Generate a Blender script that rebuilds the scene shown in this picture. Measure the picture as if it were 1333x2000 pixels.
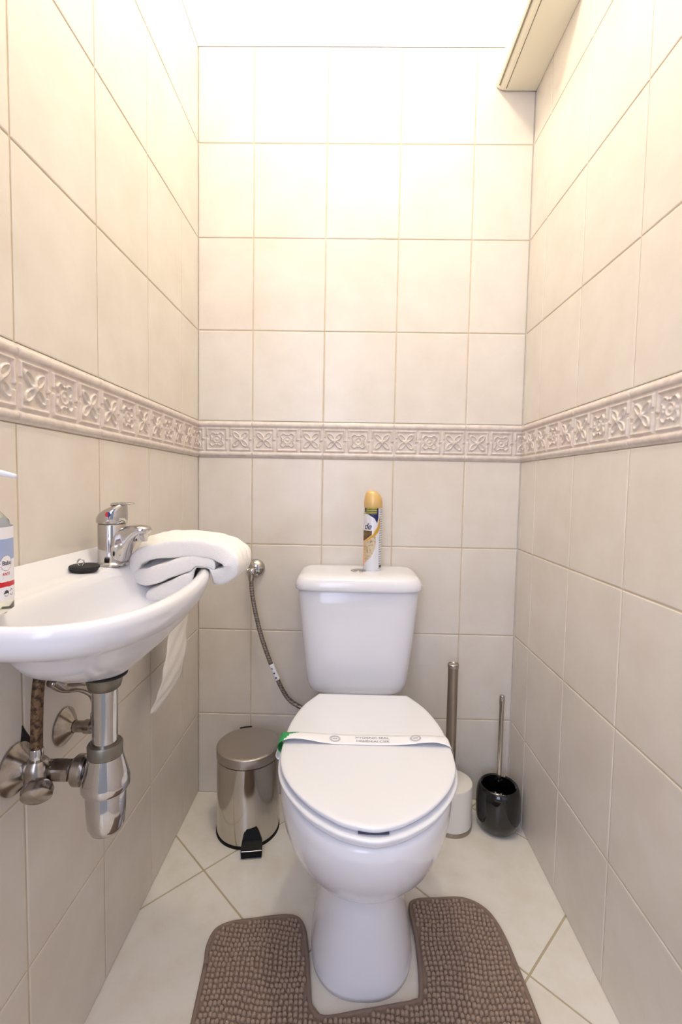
import bpy, bmesh, math, random
from math import sin, cos, pi, sqrt, exp
from mathutils import Vector, Matrix
import numpy as np
random.seed(4)
for o in list(bpy.data.objects): bpy.data.objects.remove(o)
S = bpy.context.scene
C = S.collection

# ------------------------------------------------------------------ camera, world, light, exposure
cam_d = bpy.data.cameras.new('camera'); cam = bpy.data.objects.new('camera', cam_d); C.objects.link(cam)
cam.location = (0.4291, -1.3245, 0.9157); cam.rotation_euler = (1.512, -0.0178, 0.017)
cam_d.sensor_fit = 'HORIZONTAL'; cam_d.sensor_width = 36; cam_d.lens = 912.3 / 1333 * 36
cam_d.clip_start = 0.02; S.camera = cam
S.view_settings.view_transform = 'Standard'; S.view_settings.look = 'None'
S.view_settings.gamma = 1; S.view_settings.use_curve_mapping = False
S.view_settings.exposure = 0.22
W = bpy.data.worlds.new('world'); S.world = W; W.use_nodes = True
W.node_tree.nodes['Background'].inputs['Color'].default_value = (0.82, 0.86, 1.0, 1)
W.node_tree.nodes['Background'].inputs['Strength'].default_value = 0.4

def lamp(name, kind, loc, energy, color, **kw):
    d = bpy.data.lights.new(name, kind); d.energy = energy; d.color = color
    for k, v in kw.items(): setattr(d, k, v)
    o = bpy.data.objects.new(name, d); C.objects.link(o); o.location = loc
    return o
# warm ceiling bulb over the room, cool daylight reaching in through the doorway
lamp('bulb_light', 'POINT', (0.45, -0.66, 2.40), 18, (1.0, 0.915, 0.76), shadow_soft_size=0.05)
day = lamp('doorway_daylight', 'AREA', (0.02, -2.35, 1.35), 22, (0.66, 0.72, 1.0), shape='RECTANGLE', size=0.85, size_y=1.5)
day.rotation_euler = (Vector((0.55, -0.2, 0.55)) - day.location).to_track_quat('-Z', 'Y').to_euler()

# ------------------------------------------------------------------ materials
def srgb(r, g, b):
    f = lambda c: c / 12.92 if c <= .04045 else ((c + .055) / 1.055) ** 2.4
    return (f(r / 255), f(g / 255), f(b / 255), 1)

def mat(name, col, rough=0.5, metal=0.0, coat=0.0, spec=0.5, trans=0.0, ior=1.5, noise=None, bump=None, sub=0.0, aniso=0.0):
    m = bpy.data.materials.new(name); m.use_nodes = True
    nt = m.node_tree; b = nt.nodes['Principled BSDF']
    b.inputs['Base Color'].default_value = col; b.inputs['Roughness'].default_value = rough
    b.inputs['Metallic'].default_value = metal; b.inputs['Coat Weight'].default_value = coat
    b.inputs['Coat Roughness'].default_value = 0.05
    b.inputs['Specular IOR Level'].default_value = spec; b.inputs['Transmission Weight'].default_value = trans
    b.inputs['IOR'].default_value = ior
    if sub: b.inputs['Subsurface Weight'].default_value = sub; b.inputs['Subsurface Scale'].default_value = 0.01
    if noise or bump:
        tc = nt.nodes.new('ShaderNodeTexCoord')
    if noise:                       # (scale, second colour, low, high)
        n = nt.nodes.new('ShaderNodeTexNoise'); n.inputs['Scale'].default_value = noise[0]; n.inputs['Detail'].default_value = 5
        n.inputs['Roughness'].default_value = 0.6
        r = nt.nodes.new('ShaderNodeMapRange'); r.inputs['From Min'].default_value = noise[2]; r.inputs['From Max'].default_value = noise[3]
        mx = nt.nodes.new('ShaderNodeMix'); mx.data_type = 'RGBA'
        mx.inputs['A'].default_value = col; mx.inputs['B'].default_value = noise[1]
        nt.links.new(tc.outputs['Object'], n.inputs['Vector']); nt.links.new(n.outputs['Fac'], r.inputs['Value'])
        nt.links.new(r.outputs['Result'], mx.inputs['Factor']); nt.links.new(mx.outputs['Result'], b.inputs['Base Color'])
    if bump:                        # (scale, strength, distance)
        n2 = nt.nodes.new('ShaderNodeTexNoise'); n2.inputs['Scale'].default_value = bump[0]; n2.inputs['Detail'].default_value = 3
        bp = nt.nodes.new('ShaderNodeBump'); bp.inputs['Strength'].default_value = bump[1]; bp.inputs['Distance'].default_value = bump[2]
        nt.links.new(tc.outputs['Object'], n2.inputs['Vector']); nt.links.new(n2.outputs['Fac'], bp.inputs['Height'])
        nt.links.new(bp.outputs['Normal'], b.inputs['Normal'])
    return m

M_tile = mat('wall_tile_glaze', srgb(226, 218, 207), 0.34, coat=0.15, noise=(9, srgb(218, 208, 195), .35, .7), bump=(60, .12, .002))
M_grout = mat('wall_grout', srgb(216, 199, 172), 0.85, noise=(25, srgb(203, 182, 152), .4, .7))
M_plaster = mat('white_plaster', srgb(245, 243, 238), 0.8)
M_trim = mat('relief_tile_glaze', srgb(219, 208, 199), 0.38, coat=0.15, noise=(60, srgb(205, 191, 179), .4, .7))
M_floor = mat('floor_tile_glaze', srgb(231, 225, 214), 0.32, coat=0.2, noise=(14, srgb(221, 212, 196), .42, .75))
M_fgrout = mat('floor_grout', srgb(188, 171, 140), 0.9)
M_ceramic = mat('white_ceramic', srgb(232, 231, 235), 0.16, coat=0.15)
M_plastic = mat('white_seat_plastic', srgb(232, 232, 236), 0.22, coat=0.2)
M_chrome = mat('chrome', (0.52, 0.50, 0.49, 1), 0.10, 1.0)
M_chrome_old = mat('aged_chrome', (0.42, 0.38, 0.34, 1), 0.22, 1.0, noise=(60, (0.26, 0.22, 0.18, 1), .4, .7))
M_dull = mat('tarnished_nut_metal', (0.22, 0.20, 0.16, 1), 0.42, 0.9)
M_steel = mat('polished_steel', (0.55, 0.52, 0.48, 1), 0.13, 1.0)
M_brushed = mat('brushed_steel', (0.50, 0.46, 0.42, 1), 0.33, 1.0)
M_pole = mat('brushed_nickel', (0.40, 0.35, 0.30, 1), 0.35, 1.0)
M_black = mat('black_plastic', srgb(10, 10, 11), 0.55, spec=0.2)
M_rubber = mat('black_rubber', srgb(30, 27, 26), 0.6)
M_blackgloss = mat('black_glazed_ceramic', srgb(10, 10, 12), 0.10, coat=0.4)
M_whitecan = mat('white_holder_plastic', srgb(232, 228, 220), 0.5, bump=(300, .15, .001))
M_towel = mat('white_terry', srgb(246, 242, 238), 0.95, sub=0.15, bump=(700, .7, .0018))
M_paper = mat('tissue_paper', srgb(244, 238, 230), 0.95, bump=(160, .35, .002))
M_core = mat('cardboard', srgb(170, 140, 105), 0.9)
M_matfab = mat('taupe_chenille', srgb(152, 130, 113), 0.95, noise=(500, srgb(166, 144, 126), .35, .7), bump=(900, .5, .0012))
M_hem = mat('taupe_hem_fabric', srgb(134, 114, 101), 0.9, bump=(800, .3, .0006))
M_unit = mat('cream_enamel', srgb(241, 234, 212), 0.45)
M_gap = mat('cavity_shade_dark', srgb(38, 30, 26), 0.95)
M_red = mat('red_mark', srgb(205, 25, 35), 0.4)
M_blue = mat('blue_mark', srgb(25, 60, 120), 0.4)
M_rust = mat('rusty_braid', (0.20, 0.12, 0.06, 1), 0.5, 0.6, noise=(170, (0.05, 0.03, 0.02, 1), .45, .6))
M_gold = mat('gold_cap', srgb(224, 188, 124), 0.35, 0.2)
M_canwhite = mat('can_white', srgb(226, 226, 232), 0.3, 0.1)
M_navy = mat('can_navy', srgb(20, 28, 84), 0.35)
M_olive = mat('can_yellow_print', srgb(176, 170, 40), 0.4)
M_goldprint = mat('can_gold_print', srgb(196, 160, 60), 0.4)
M_brownprint = mat('can_brown_print', srgb(84, 62, 38), 0.45, noise=(300, srgb(150, 124, 80), .45, .7))
M_creamprint = mat('can_flower_print', srgb(206, 190, 160), 0.45, noise=(160, srgb(138, 98, 48), .5, .7))
M_peach = mat('can_peach_print', srgb(240, 186, 140), 0.4)
M_greytext = mat('grey_print', srgb(140, 140, 148), 0.5)
M_darktext = mat('dark_print', srgb(40, 40, 60), 0.5)
M_palepaper = mat('white_band_paper', srgb(243, 243, 247), 0.75)
M_greenband = mat('green_band_print', srgb(46, 160, 88), 0.6)
M_label = mat('white_bottle_label', srgb(238, 236, 242), 0.4)
M_labelblue = mat('pale_blue_label', srgb(160, 176, 214), 0.4)
M_clear = mat('clear_bottle_plastic', srgb(248, 248, 236), 0.08, trans=0.95, ior=1.15)
M_liquid = mat('clear_soap', srgb(226, 228, 200), 0.1, trans=0.8, ior=1.33)
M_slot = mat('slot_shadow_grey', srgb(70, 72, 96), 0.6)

def braid_mat():
    m = bpy.data.materials.new('braided_steel_hose'); m.use_nodes = True; nt = m.node_tree
    b = nt.nodes['Principled BSDF']; b.inputs['Metallic'].default_value = .8; b.inputs['Roughness'].default_value = .4
    tc = nt.nodes.new('ShaderNodeTexCoord'); n = nt.nodes.new('ShaderNodeTexWave'); n.inputs['Scale'].default_value = 45
    n.wave_type = 'BANDS'; n.bands_direction = 'Z'; n.inputs['Distortion'].default_value = 6; n.inputs['Detail'].default_value = 2
    n.inputs['Detail Scale'].default_value = 6
    r = nt.nodes.new('ShaderNodeValToRGB'); r.color_ramp.elements[0].color = (.16, .13, .11, 1); r.color_ramp.elements[1].color = (.42, .37, .33, 1)
    nt.links.new(tc.outputs['Object'], n.inputs['Vector']); nt.links.new(n.outputs['Fac'], r.inputs['Fac']); nt.links.new(r.outputs['Color'], b.inputs['Base Color'])
    return m
M_braid = braid_mat()
def emis(name, col, st):
    m = bpy.data.materials.new(name); m.use_nodes = True; b = m.node_tree.nodes['Principled BSDF']
    b.inputs['Emission Color'].default_value = col; b.inputs['Emission Strength'].default_value = st
    return m
M_globe = emis('lit_globe_glass', (1, .88, .7, 1), 3)

# ------------------------------------------------------------------ helpers
def link(name, verts, faces, mats, parent=None, smooth=True, midx=None, sub=0, bevel=0, solid=0):
    me = bpy.data.meshes.new(name); me.from_pydata([tuple(v) for v in verts], [], faces)
    for m in (mats if isinstance(mats, (list, tuple)) else [mats]): me.materials.append(m)
    if midx is not None: me.polygons.foreach_set('material_index', midx)
    if smooth: me.polygons.foreach_set('use_smooth', [True] * len(me.polygons))
    me.validate(); me.update()
    o = bpy.data.objects.new(name, me); C.objects.link(o)
    if parent is not None:
        o.parent = parent
        o.matrix_parent_inverse = Matrix.Translation(-parent.location) if parent.type == 'EMPTY' else Matrix.Identity(4)
    if solid:
        md = o.modifiers.new('solid', 'SOLIDIFY'); md.thickness = solid; md.offset = 0
    if bevel:
        md = o.modifiers.new('bevel', 'BEVEL'); md.width = bevel; md.segments = 3; md.limit_method = 'ANGLE'; md.angle_limit = 0.6
        if smooth: me.polygons.foreach_set('use_smooth', [False] * len(me.polygons))
    if sub:
        md = o.modifiers.new('sub', 'SUBSURF'); md.levels = sub; md.render_levels = sub
    return o

def fixn(o):
    bm = bmesh.new(); bm.from_mesh(o.data); bmesh.ops.recalc_face_normals(bm, faces=bm.faces); bm.to_mesh(o.data); bm.free(); return o

def thing(name, label, cat, loc, group=None):
    o = bpy.data.objects.new(name, None); C.objects.link(o); o.location = loc; o.empty_display_size = 0.05
    o['label'] = label; o['category'] = cat
    if group: o['group'] = group
    return o

def struct(o): o['kind'] = 'structure'; return o

def loft(rings, cap0=True, cap1=True):
    n = len(rings[0]); v = [p for r in rings for p in r]; f = []
    for i in range(len(rings) - 1):
        for j in range(n):
            k = (j + 1) % n
            f.append((i * n + j, i * n + k, (i + 1) * n + k, (i + 1) * n + j))
    if cap0: f.append(tuple(reversed(range(n))))
    if cap1: f.append(tuple(range((len(rings) - 1) * n, len(rings) * n)))
    return v, f

def lathe(name, prof, c, m, parent, n=48, axis=(0, 0, 1), smooth=True, cap=True):
    """prof: (radius, height) list along axis starting at c"""
    q = Vector((0, 0, 1)).rotation_difference(Vector(axis).normalized()); c = Vector(c)
    rings = [[c + q @ Vector((r * cos(2 * pi * j / n), r * sin(2 * pi * j / n), h)) for j in range(n)] for r, h in prof]
    v, f = loft(rings, cap, cap)
    o = fixn(link(name, v, f, m, parent, smooth))
    if smooth:
        try: o.data.set_sharp_from_angle(angle=math.radians(38))
        except Exception: pass
    return o

def catmull(P, n=8):
    P = [Vector(p) for p in P]; out = []
    Q = [2 * P[0] - P[1]] + P + [2 * P[-1] - P[-2]]
    for i in range(1, len(Q) - 2):
        a, b, c, d = Q[i - 1], Q[i], Q[i + 1], Q[i + 2]
        for k in range(n):
            t = k / n
            out.append(.5 * ((2 * b) + (-a + c) * t + (2 * a - 5 * b + 4 * c - d) * t * t + (-a + 3 * b - 3 * c + d) * t ** 3))
    out.append(P[-1]); return out

def catmull_closed(P, n=6):
    P = [Vector(p) for p in P]; out = []; L = len(P)
    for i in range(L):
        a, b, c, d = P[i - 1], P[i], P[(i + 1) % L], P[(i + 2) % L]
        for k in range(n):
            t = k / n
            out.append(.5 * ((2 * b) + (-a + c) * t + (2 * a - 5 * b + 4 * c - d) * t * t + (-a + 3 * b - 3 * c + d) * t ** 3))
    return out

def tube(name, path, r, m, parent, n=20, curve=True, radii=None, k=8):
    P = catmull(path, k) if curve else [Vector(p) for p in path]
    rings = []; up = None
    for i, p in enumerate(P):
        t = (P[min(i + 1, len(P) - 1)] - P[max(i - 1, 0)]).normalized()
        if up is None: up = t.orthogonal().normalized()
        up = (up - t * up.dot(t)).normalized(); w = t.cross(up)
        rr = r if radii is None else float(np.interp(i / (len(P) - 1), np.linspace(0, 1, len(radii)), radii))
        rings.append([p + rr * (up * cos(2 * pi * j / n) + w * sin(2 * pi * j / n)) for j in range(n)])
    v, f = loft(rings)
    return fixn(link(name, v, f, m, parent))

def boxv(a, b):
    x0, y0, z0 = a; x1, y1, z1 = b
    return ([(x0, y0, z0), (x1, y0, z0), (x1, y1, z0), (x0, y1, z0), (x0, y0, z1), (x1, y0, z1), (x1, y1, z1), (x0, y1, z1)],
            [(0, 3, 2, 1), (4, 5, 6, 7), (0, 1, 5, 4), (1, 2, 6, 5), (2, 3, 7, 6), (3, 0, 4, 7)])

def box(name, a, b, m, parent=None, bevel=0.0):
    v, f = boxv(a, b); return link(name, v, f, m, parent, smooth=False, bevel=bevel)

# ------------------------------------------------------------------ room shell
RW = 0.9112; FRONT = -1.72; TILE_TOP = 2.089; CEIL = 2.58
ROWS = [0, .241, .491, .741, .9875, 1.0885, 1.339, 1.589, 1.839, TILE_TOP]

def tiled_wall(name, P, umin, umax, breaks, holes=()):
    """P(u, z, h) -> point; h is height out of the wall plane; tile faces at h=0, grout at h=-.0016"""
    v = []; f = []; mi = []
    us = [umin] + [b for b in sorted(breaks) if umin < b < umax] + [umax]
    def quad(a, b, c, d, m):
        k = len(v); v.extend([a, b, c, d]); f.append((k, k + 1, k + 2, k + 3)); mi.append(m)
    for i in range(len(us) - 1):
        for j in range(len(ROWS) - 1):
            u0, u1, z0, z1 = us[i], us[i + 1], ROWS[j], ROWS[j + 1]
            if abs(z0 - .9875) < 1e-6:
                quad(P(u0, z0, -.0005), P(u1, z0, -.0005), P(u1, z1, -.0005), P(u0, z1, -.0005), 1); continue
            quad(P(u0, z0, -.0016), P(u1, z0, -.0016), P(u1, z1, -.0016), P(u0, z1, -.0016), 1)
            if u1 - u0 < .006: continue
            g = .0013; k0 = len(v)
            for ins, h in ((g, -.0022), (g + .0002, -.0010), (g + .0009, -.0004), (g + .0024, 0.0)):
                v.extend([P(u0 + ins, z0 + ins, h), P(u1 - ins, z0 + ins, h), P(u1 - ins, z1 - ins, h), P(u0 + ins, z1 - ins, h)])
            for r in range(3):
                for s in range(4):
                    a = k0 + r * 4 + s; b = k0 + r * 4 + (s + 1) % 4
                    f.append((a, b, b + 4, a + 4)); mi.append(0)
            f.append((k0 + 12, k0 + 13, k0 + 14, k0 + 15)); mi.append(0)
    quad(P(umin, TILE_TOP, 0), P(umax, TILE_TOP, 0), P(umax, CEIL, 0), P(umin, CEIL, 0), 2)
    # solid wall body behind
    k = len(v)
    for u, z, h in ((umin - .01, -.01, -.003), (umax + .01, -.01, -.003), (umax + .01, CEIL, -.003), (umin - .01, CEIL, -.003), (umin - .01, -.01, -.09), (umax + .01, -.01, -.09), (umax + .01, CEIL, -.09), (umin - .01, CEIL, -.09)):
        v.append(P(u, z, h))
    for q in ((0, 1, 2, 3), (7, 6, 5, 4), (0, 4, 5, 1), (1, 5, 6, 2), (2, 6, 7, 3), (3, 7, 4, 0)):
        f.append(tuple(k + a for a in q)); mi.append(2)
    o = link(name, v, f, [M_tile, M_grout, M_plaster], None, smooth=False, midx=mi)
    return struct(o)

BB = [.1532 + .2 * i for i in range(0, 5)]
LB = [-(.1255 + .2 * i) for i in range(0, 9)]
RB = [-(.107 + .2 * i) for i in range(0, 9)]
PB = lambda u, z, h: (u, -h, z)
PL = lambda u, z, h: (h, u, z)
PR = lambda u, z, h: (RW - h, u, z)
wall_back = tiled_wall('wall_back', PB, 0, RW, BB)
wall_left = tiled_wall('wall_left', PL, FRONT, 0, LB)
wall_right = tiled_wall('wall_right', PR, FRONT, 0, RB)
# front wall with the open doorway behind the camera
v = []; f = []
for a, b in (((-.09, FRONT - .1, 0), (.03, FRONT, CEIL)), ((.88, FRONT - .1, 0), (RW + .09, FRONT, CEIL)), ((.03, FRONT - .1, 2.06), (.88, FRONT, CEIL))):
    bv, bf = boxv(a, b); k = len(v); v += bv; f += [tuple(k + i for i in q) for q in bf]
struct(link('wall_front', v, f, M_plaster, smooth=False))
struct(box('ceiling', (-.09, FRONT - .1, CEIL), (RW + .09, .09, CEIL + .08), M_plaster))

# floor: diagonal tiles with true grout joints
def floor_mesh():
    TP, TQ, P0, Q0 = .3316, .3171, -.1237, .2694
    v = []; f = []; mi = []
    def xy(p, q): return ((p + q) / sqrt(2), (p - q) / sqrt(2))
    X0, X1, Y0, Y1 = -.02, RW + .02, FRONT - .1, .02
    def clip(poly):
        for ax, val, sg in ((0, X0, 1), (0, X1, -1), (1, Y0, 1), (1, Y1, -1)):
            out = []
            for i in range(len(poly)):
                a, b = poly[i - 1], poly[i]; da = sg * (a[ax] - val); db = sg * (b[ax] - val)
                if (da >= 0) != (db >= 0):
                    t = da / (da - db); out.append((a[0] + t * (b[0] - a[0]), a[1] + t * (b[1] - a[1])))
                if db >= 0: out.append(b)
            poly = out
            if len(poly) < 3: return []
        return poly
    for i in range(-7, 8):
        for j in range(-3, 9):
            p0, q0 = P0 + i * TP, Q0 + j * TQ
            for ins, z, m in ((0.0022, 0, 0),):
                c = [xy(p0 + ins, q0 + ins), xy(p0 + TP - ins, q0 + ins), xy(p0 + TP - ins, q0 + TQ - ins), xy(p0 + ins, q0 + TQ - ins)]
                c = clip(c)
                if len(c) < 3: continue
                k = len(v); v += [(a, b, 0) for a, b in c]; f.append(tuple(range(k, k + len(c)))); mi.append(0)
                n = len(c); k2 = len(v); v += [(a, b, -.0016) for a, b in c]
                for s in range(n): f.append((k + s, k2 + s, k2 + (s + 1) % n, k + (s + 1) % n)); mi.append(0)
    k = len(v); v += [(X0, Y0, -.0012), (X1, Y0, -.0012), (X1, Y1, -.0012), (X0, Y1, -.0012)]; f.append((k, k + 1, k + 2, k + 3)); mi.append(1)
    bv, bf = boxv((X0 - .07, Y0, -.08), (X1 + .07, Y1 + .07, -.002)); k = len(v); v += bv; f += [tuple(k + i for i in q) for q in bf]; mi += [1] * 6
    o = link('floor', v, f, [M_floor, M_fgrout], smooth=False, midx=mi)
    return fixn(struct(o))
floor_mesh()

# relief border tiles (one 20 cm tile carries flower, rosette, flower)
def relief(U, V):
    """U in 0..200 mm, V in 0..101 mm, height in mm"""
    H = np.full(U.shape, 1.2)
    sm = lambda d, w: 1 / (1 + np.exp(-d / w))
    for c, hw in ((91.5, 6.3), (9.3, 6.0)):
        t = np.clip(1 - ((V - c) / hw) ** 2, 0, 1); H = np.maximum(H, 1.2 + 4.0 * np.sqrt(t))
    for k in range(3):
        cx = 33.3 + 66.7 * k; X = U - cx; Y = V - 50
        fr = np.abs(np.maximum(np.abs(X) / 27.0, np.abs(Y) / 29.0) - 1) * 27
        ridge = np.exp(-(fr / 2.1) ** 2)
        gap = (X < -20) & (Y > 2) & (Y < 9) | (X > 20) & (Y < -2) & (Y > -9)
        ridge = np.where(gap, ridge * 0.1, ridge)
        H = H + 3.3 * ridge
        # stepped bar between squares
        bar = np.exp(-((Y - 1) / 2.0) ** 2) * sm(X - 27, 1) * sm(33.3 - X, 1); H = H + 2.2 * bar
        if k != 1:
            for a in (45, 135, 225, 315):
                ca, sa = cos(math.radians(a)), sin(math.radians(a))
                L = X * ca + Y * sa - 15; T = -X * sa + Y * ca
                e = np.sqrt((L / 11.5) ** 2 + (T / 5.6) ** 2)
                H = H + 3.3 * np.exp(-((e - 1) / .24) ** 2) + 0.9 * np.exp(-(e / .5) ** 2)
            H = H + 1.6 * np.exp(-((X ** 2 + Y ** 2) / 12))
        else:
            R = np.sqrt(X ** 2 + Y ** 2) + 1e-6; A = np.arctan2(Y, X)
            star = 14.5 + 9.0 * np.abs(np.cos(2 * (A - pi / 4))) ** 3 + 1.1 * np.cos(12 * A)
            H = H + 3.3 * np.exp(-((R - star) / 1.8) ** 2) + 2.0 * np.exp(-((R - 9.5) / 1.8) ** 2) + 2.4 * np.exp(-(R / 3.2) ** 2)
    joint = np.minimum(U, 200 - U); H = H * (1 - .8 * np.exp(-(joint / 1.2) ** 2))
    H = H * np.clip(np.minimum(V, 101 - V) / 2.0, 0, 1) ** .5
    return H

def border(name, P, umin, umax, first, sgn=1):
    du = .00125 if name != 'trim_back' else .001
    nu = int((umax - umin) / du); u = np.linspace(umin, umax, nu); w = np.linspace(0, .101, 84)
    Ug, Vg = np.meshgrid(u, w, indexing='ij')
    H = relief(np.mod((Ug - first) * 1000 * sgn, 200), Vg * 1000) / 1000 * 1.1
    z = .9875 + Vg
    pts = P(Ug, z, H); pts = [np.broadcast_to(a, Ug.shape) for a in pts]
    v = np.stack(pts, -1).reshape(-1, 3); ni, nj = Ug.shape
    idx = np.arange(ni * nj).reshape(ni, nj)
    f = np.stack([idx[:-1, :-1], idx[1:, :-1], idx[1:, 1:], idx[:-1, 1:]], -1).reshape(-1, 4)
    me = bpy.data.meshes.new(name); me.from_pydata(v.tolist(), [], f.tolist()); me.materials.append(M_trim)
    me.polygons.foreach_set('use_smooth', [True] * len(me.polygons)); me.update()
    o = bpy.data.objects.new(name, me); C.objects.link(o); fixn(o); struct(o); return o
border('trim_back', PB, 0, RW, BB[0])
border('trim_left', PL, -1.1, 0, LB[0])
border('trim_right', PR, -1.1, 0, RB[0])

# flat dark patch behind the drain, painting the shade inside a broken tile hole
bg = [(-.705, .500), (-.716, .486), (-.728, .484), (-.733, .50), (-.733, .56), (-.728, .588), (-.722, .578), (-.712, .562), (-.705, .54)]
v = [(.0006, y, z) for y, z in bg] + [(-.001, y, z) for y, z in bg]; n = len(bg)
f = [tuple(range(n)), tuple(range(2 * n - 1, n - 1, -1))] + [(i, (i + 1) % n, n + (i + 1) % n, n + i) for i in range(n)]
link('tile_hole_patch', v, f, M_gap, smooth=False)['kind'] = 'structure'

# ------------------------------------------------------------------ ceiling lamp (above the frame)
t = thing('ceiling_lamp', 'round white glass ceiling lamp glowing warm overhead', 'lamp', (.45, -.66, CEIL))
lathe('lamp_base', [(.0, 0), (.06, 0), (.06, -.02), (.0, -.02)], (.45, -.66, CEIL), M_plaster, t)
lathe('lamp_shade', [(.03, -.02), (.075, -.03), (.095, -.055), (.09, -.085), (.05, -.105), (.001, -.11)], (.45, -.66, CEIL), M_globe, t)

# ------------------------------------------------------------------ wall unit top right
def wall_unit():
    t = thing('wall_unit', 'cream box unit with rounded edge and slot, mounted high in the right corner', 'wall unit', (.86, -.13, 1.975))
    prof = [(RW, 1.975), (.829, 1.975), (.820, 1.9762), (.811, 1.9795), (.805, 1.985), (.8025, 1.993), (.804, 2.01), (.812, 2.05), (.826, 2.09), (.85, 2.12), (RW, 2.13)]
    def ext(pr, y0, y1): return loft([[(x, y0, z) for x, z in pr], [(x, y1, z) for x, z in pr]])
    v, f = ext(prof, -.003, -.262); o = fixn(link('casing', v, f, M_unit, t, smooth=False, bevel=.002))
    lv = [(.8265, 1.9748), (.820, 1.9758), (.8135, 1.9782), (.813, 1.9768), (.8195, 1.9745), (.8265, 1.9735)]
    v, f = ext(lv, -.018, -.258); fixn(link('louver', v, f, M_unit, t, smooth=False))
    v, f = ext([(.8290, 1.9753), (.8272, 1.9753), (.8272, 1.9744), (.8290, 1.9744)], -.012, -.258); fixn(link('slot_line', v, f, M_dull, t, smooth=False))
    v, f = ext([(.8118, 1.9800), (.8085, 1.9822), (.8078, 1.9812), (.8110, 1.9785)], -.014, -.258); fixn(link('louver_gap', v, f, M_dull, t, smooth=False))
wall_unit()

# ------------------------------------------------------------------ washbasin
def dloop(x0, x1, y0, y1, z, nn=2.6, nf=2.0, nw=7, cyf=None, xc=.45, n=96, dz=None, nl=None):
    """D-shaped plan loop: blunt toward the wall (x0), rounder toward the room (x1); near half nn, far half nf"""
    cx = x0 + (x1 - x0) * xc; cy = (y0 + (y1 - y0) * .40) if cyf is None else cyf; out = []
    for i in range(n):
        a = 2 * pi * i / n; c, s = cos(a), sin(a)
        rx = x1 - cx if c >= 0 else cx - x0; ry = y1 - cy if s >= 0 else cy - y0
        e = ((nl if nl and s < 0 else nw) if c < 0 else (nf if s >= 0 else nn))
        r = (abs(c) ** e + abs(s) ** e) ** (-1 / e)
        x = cx + rx * r * c; y = cy + ry * r * s
        out.append((x, y, z + (dz(x, y) if dz else 0)))
    return out

def basin():
    t = thing('washbasin', 'small white ceramic washbasin hung on the left wall', 'washbasin', (0, -.69, .65))
    up = lambda x, y: .024 * max(0, min(1, (.022 - x) / .014)) ** 1.3
    A0, A1 = -.917, -.468
    R = [dloop(.092, .148, -.775, -.713, .6725, 2, 2, 2, -.744), dloop(.062, .153, -.790, -.67, .6755, 2, 2, 2, -.735),
         dloop(.038, .162, -.806, -.62, .684, 2, 2, 2.1, -.725, .58, nl=2),
         dloop(.022, .180, -.840, -.56, .700, 2.1, 2, 2.3, -.72, .58, nl=1.9),
         dloop(.012, .199, -.866, -.52, .720, 2.2, 2, 2.6, -.72, .58, nl=1.75),
         dloop(.006, .210, -.880, -.49, .735, 2.3, 2, 4, -.72, .58, nl=1.6),
         dloop(.003, .215, -.888, -.485, .7405, 2.4, 2, 8, -.72, .58, nl=1.7),
         dloop(.001, .219, -.902, -.48, .7440, 2.6, 2, 12, nl=9),
         dloop(.001, .226, -.913, -.472, .755, 2.6, 2, 12),
         dloop(.001, .2305, A0, A1, .768, 2.6, 2, 12, dz=up),
         dloop(.001, .2300, A0 + .001, A1 - .001, .775, 2.6, 2, 12, dz=up),
         dloop(.003, .2265, A0 + .004, A1 - .004, .779, 2.6, 2, 12, dz=up),
         dloop(.008, .2215, A0 + .009, A1 - .009, .780, 2.6, 2, 12, dz=up),
         dloop(.020, .217, A0 + .014, A1 - .014, .7785, 2.6, 2, 9),
         dloop(.048, .213, A0 + .019, A1 - .022, .777, 2.5, 2, 3.2),
         dloop(.054, .209, A0 + .024, A1 - .028, .773, 2.4, 2, 3),
         dloop(.058, .202, A0 + .034, A1 - .045, .758, 2.3, 2, 2.8),
         dloop(.062, .190, A0 + .058, A1 - .08, .728, 2.2, 2, 2.6),
         dloop(.070, .172, A0 + .095, A1 - .13, .704, 2.1, 2, 2.3),
         dloop(.090, .150, A0 + .14, A1 - .20, .693, 2, 2, 2),
         dloop(.108, .132, -.756, -.732, .690, 2, 2, 2, -.744)]
    v, f = loft(R, True, True)
    fixn(link('basin', v, f, M_ceramic, t))
    lathe('drain_strainer', [(.0, .0), (.018, 0), (.018, .003), (.012, .004), (0, .003)], (.120, -.744, .6905), M_chrome, t, 24)
    return t
basin()

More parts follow.
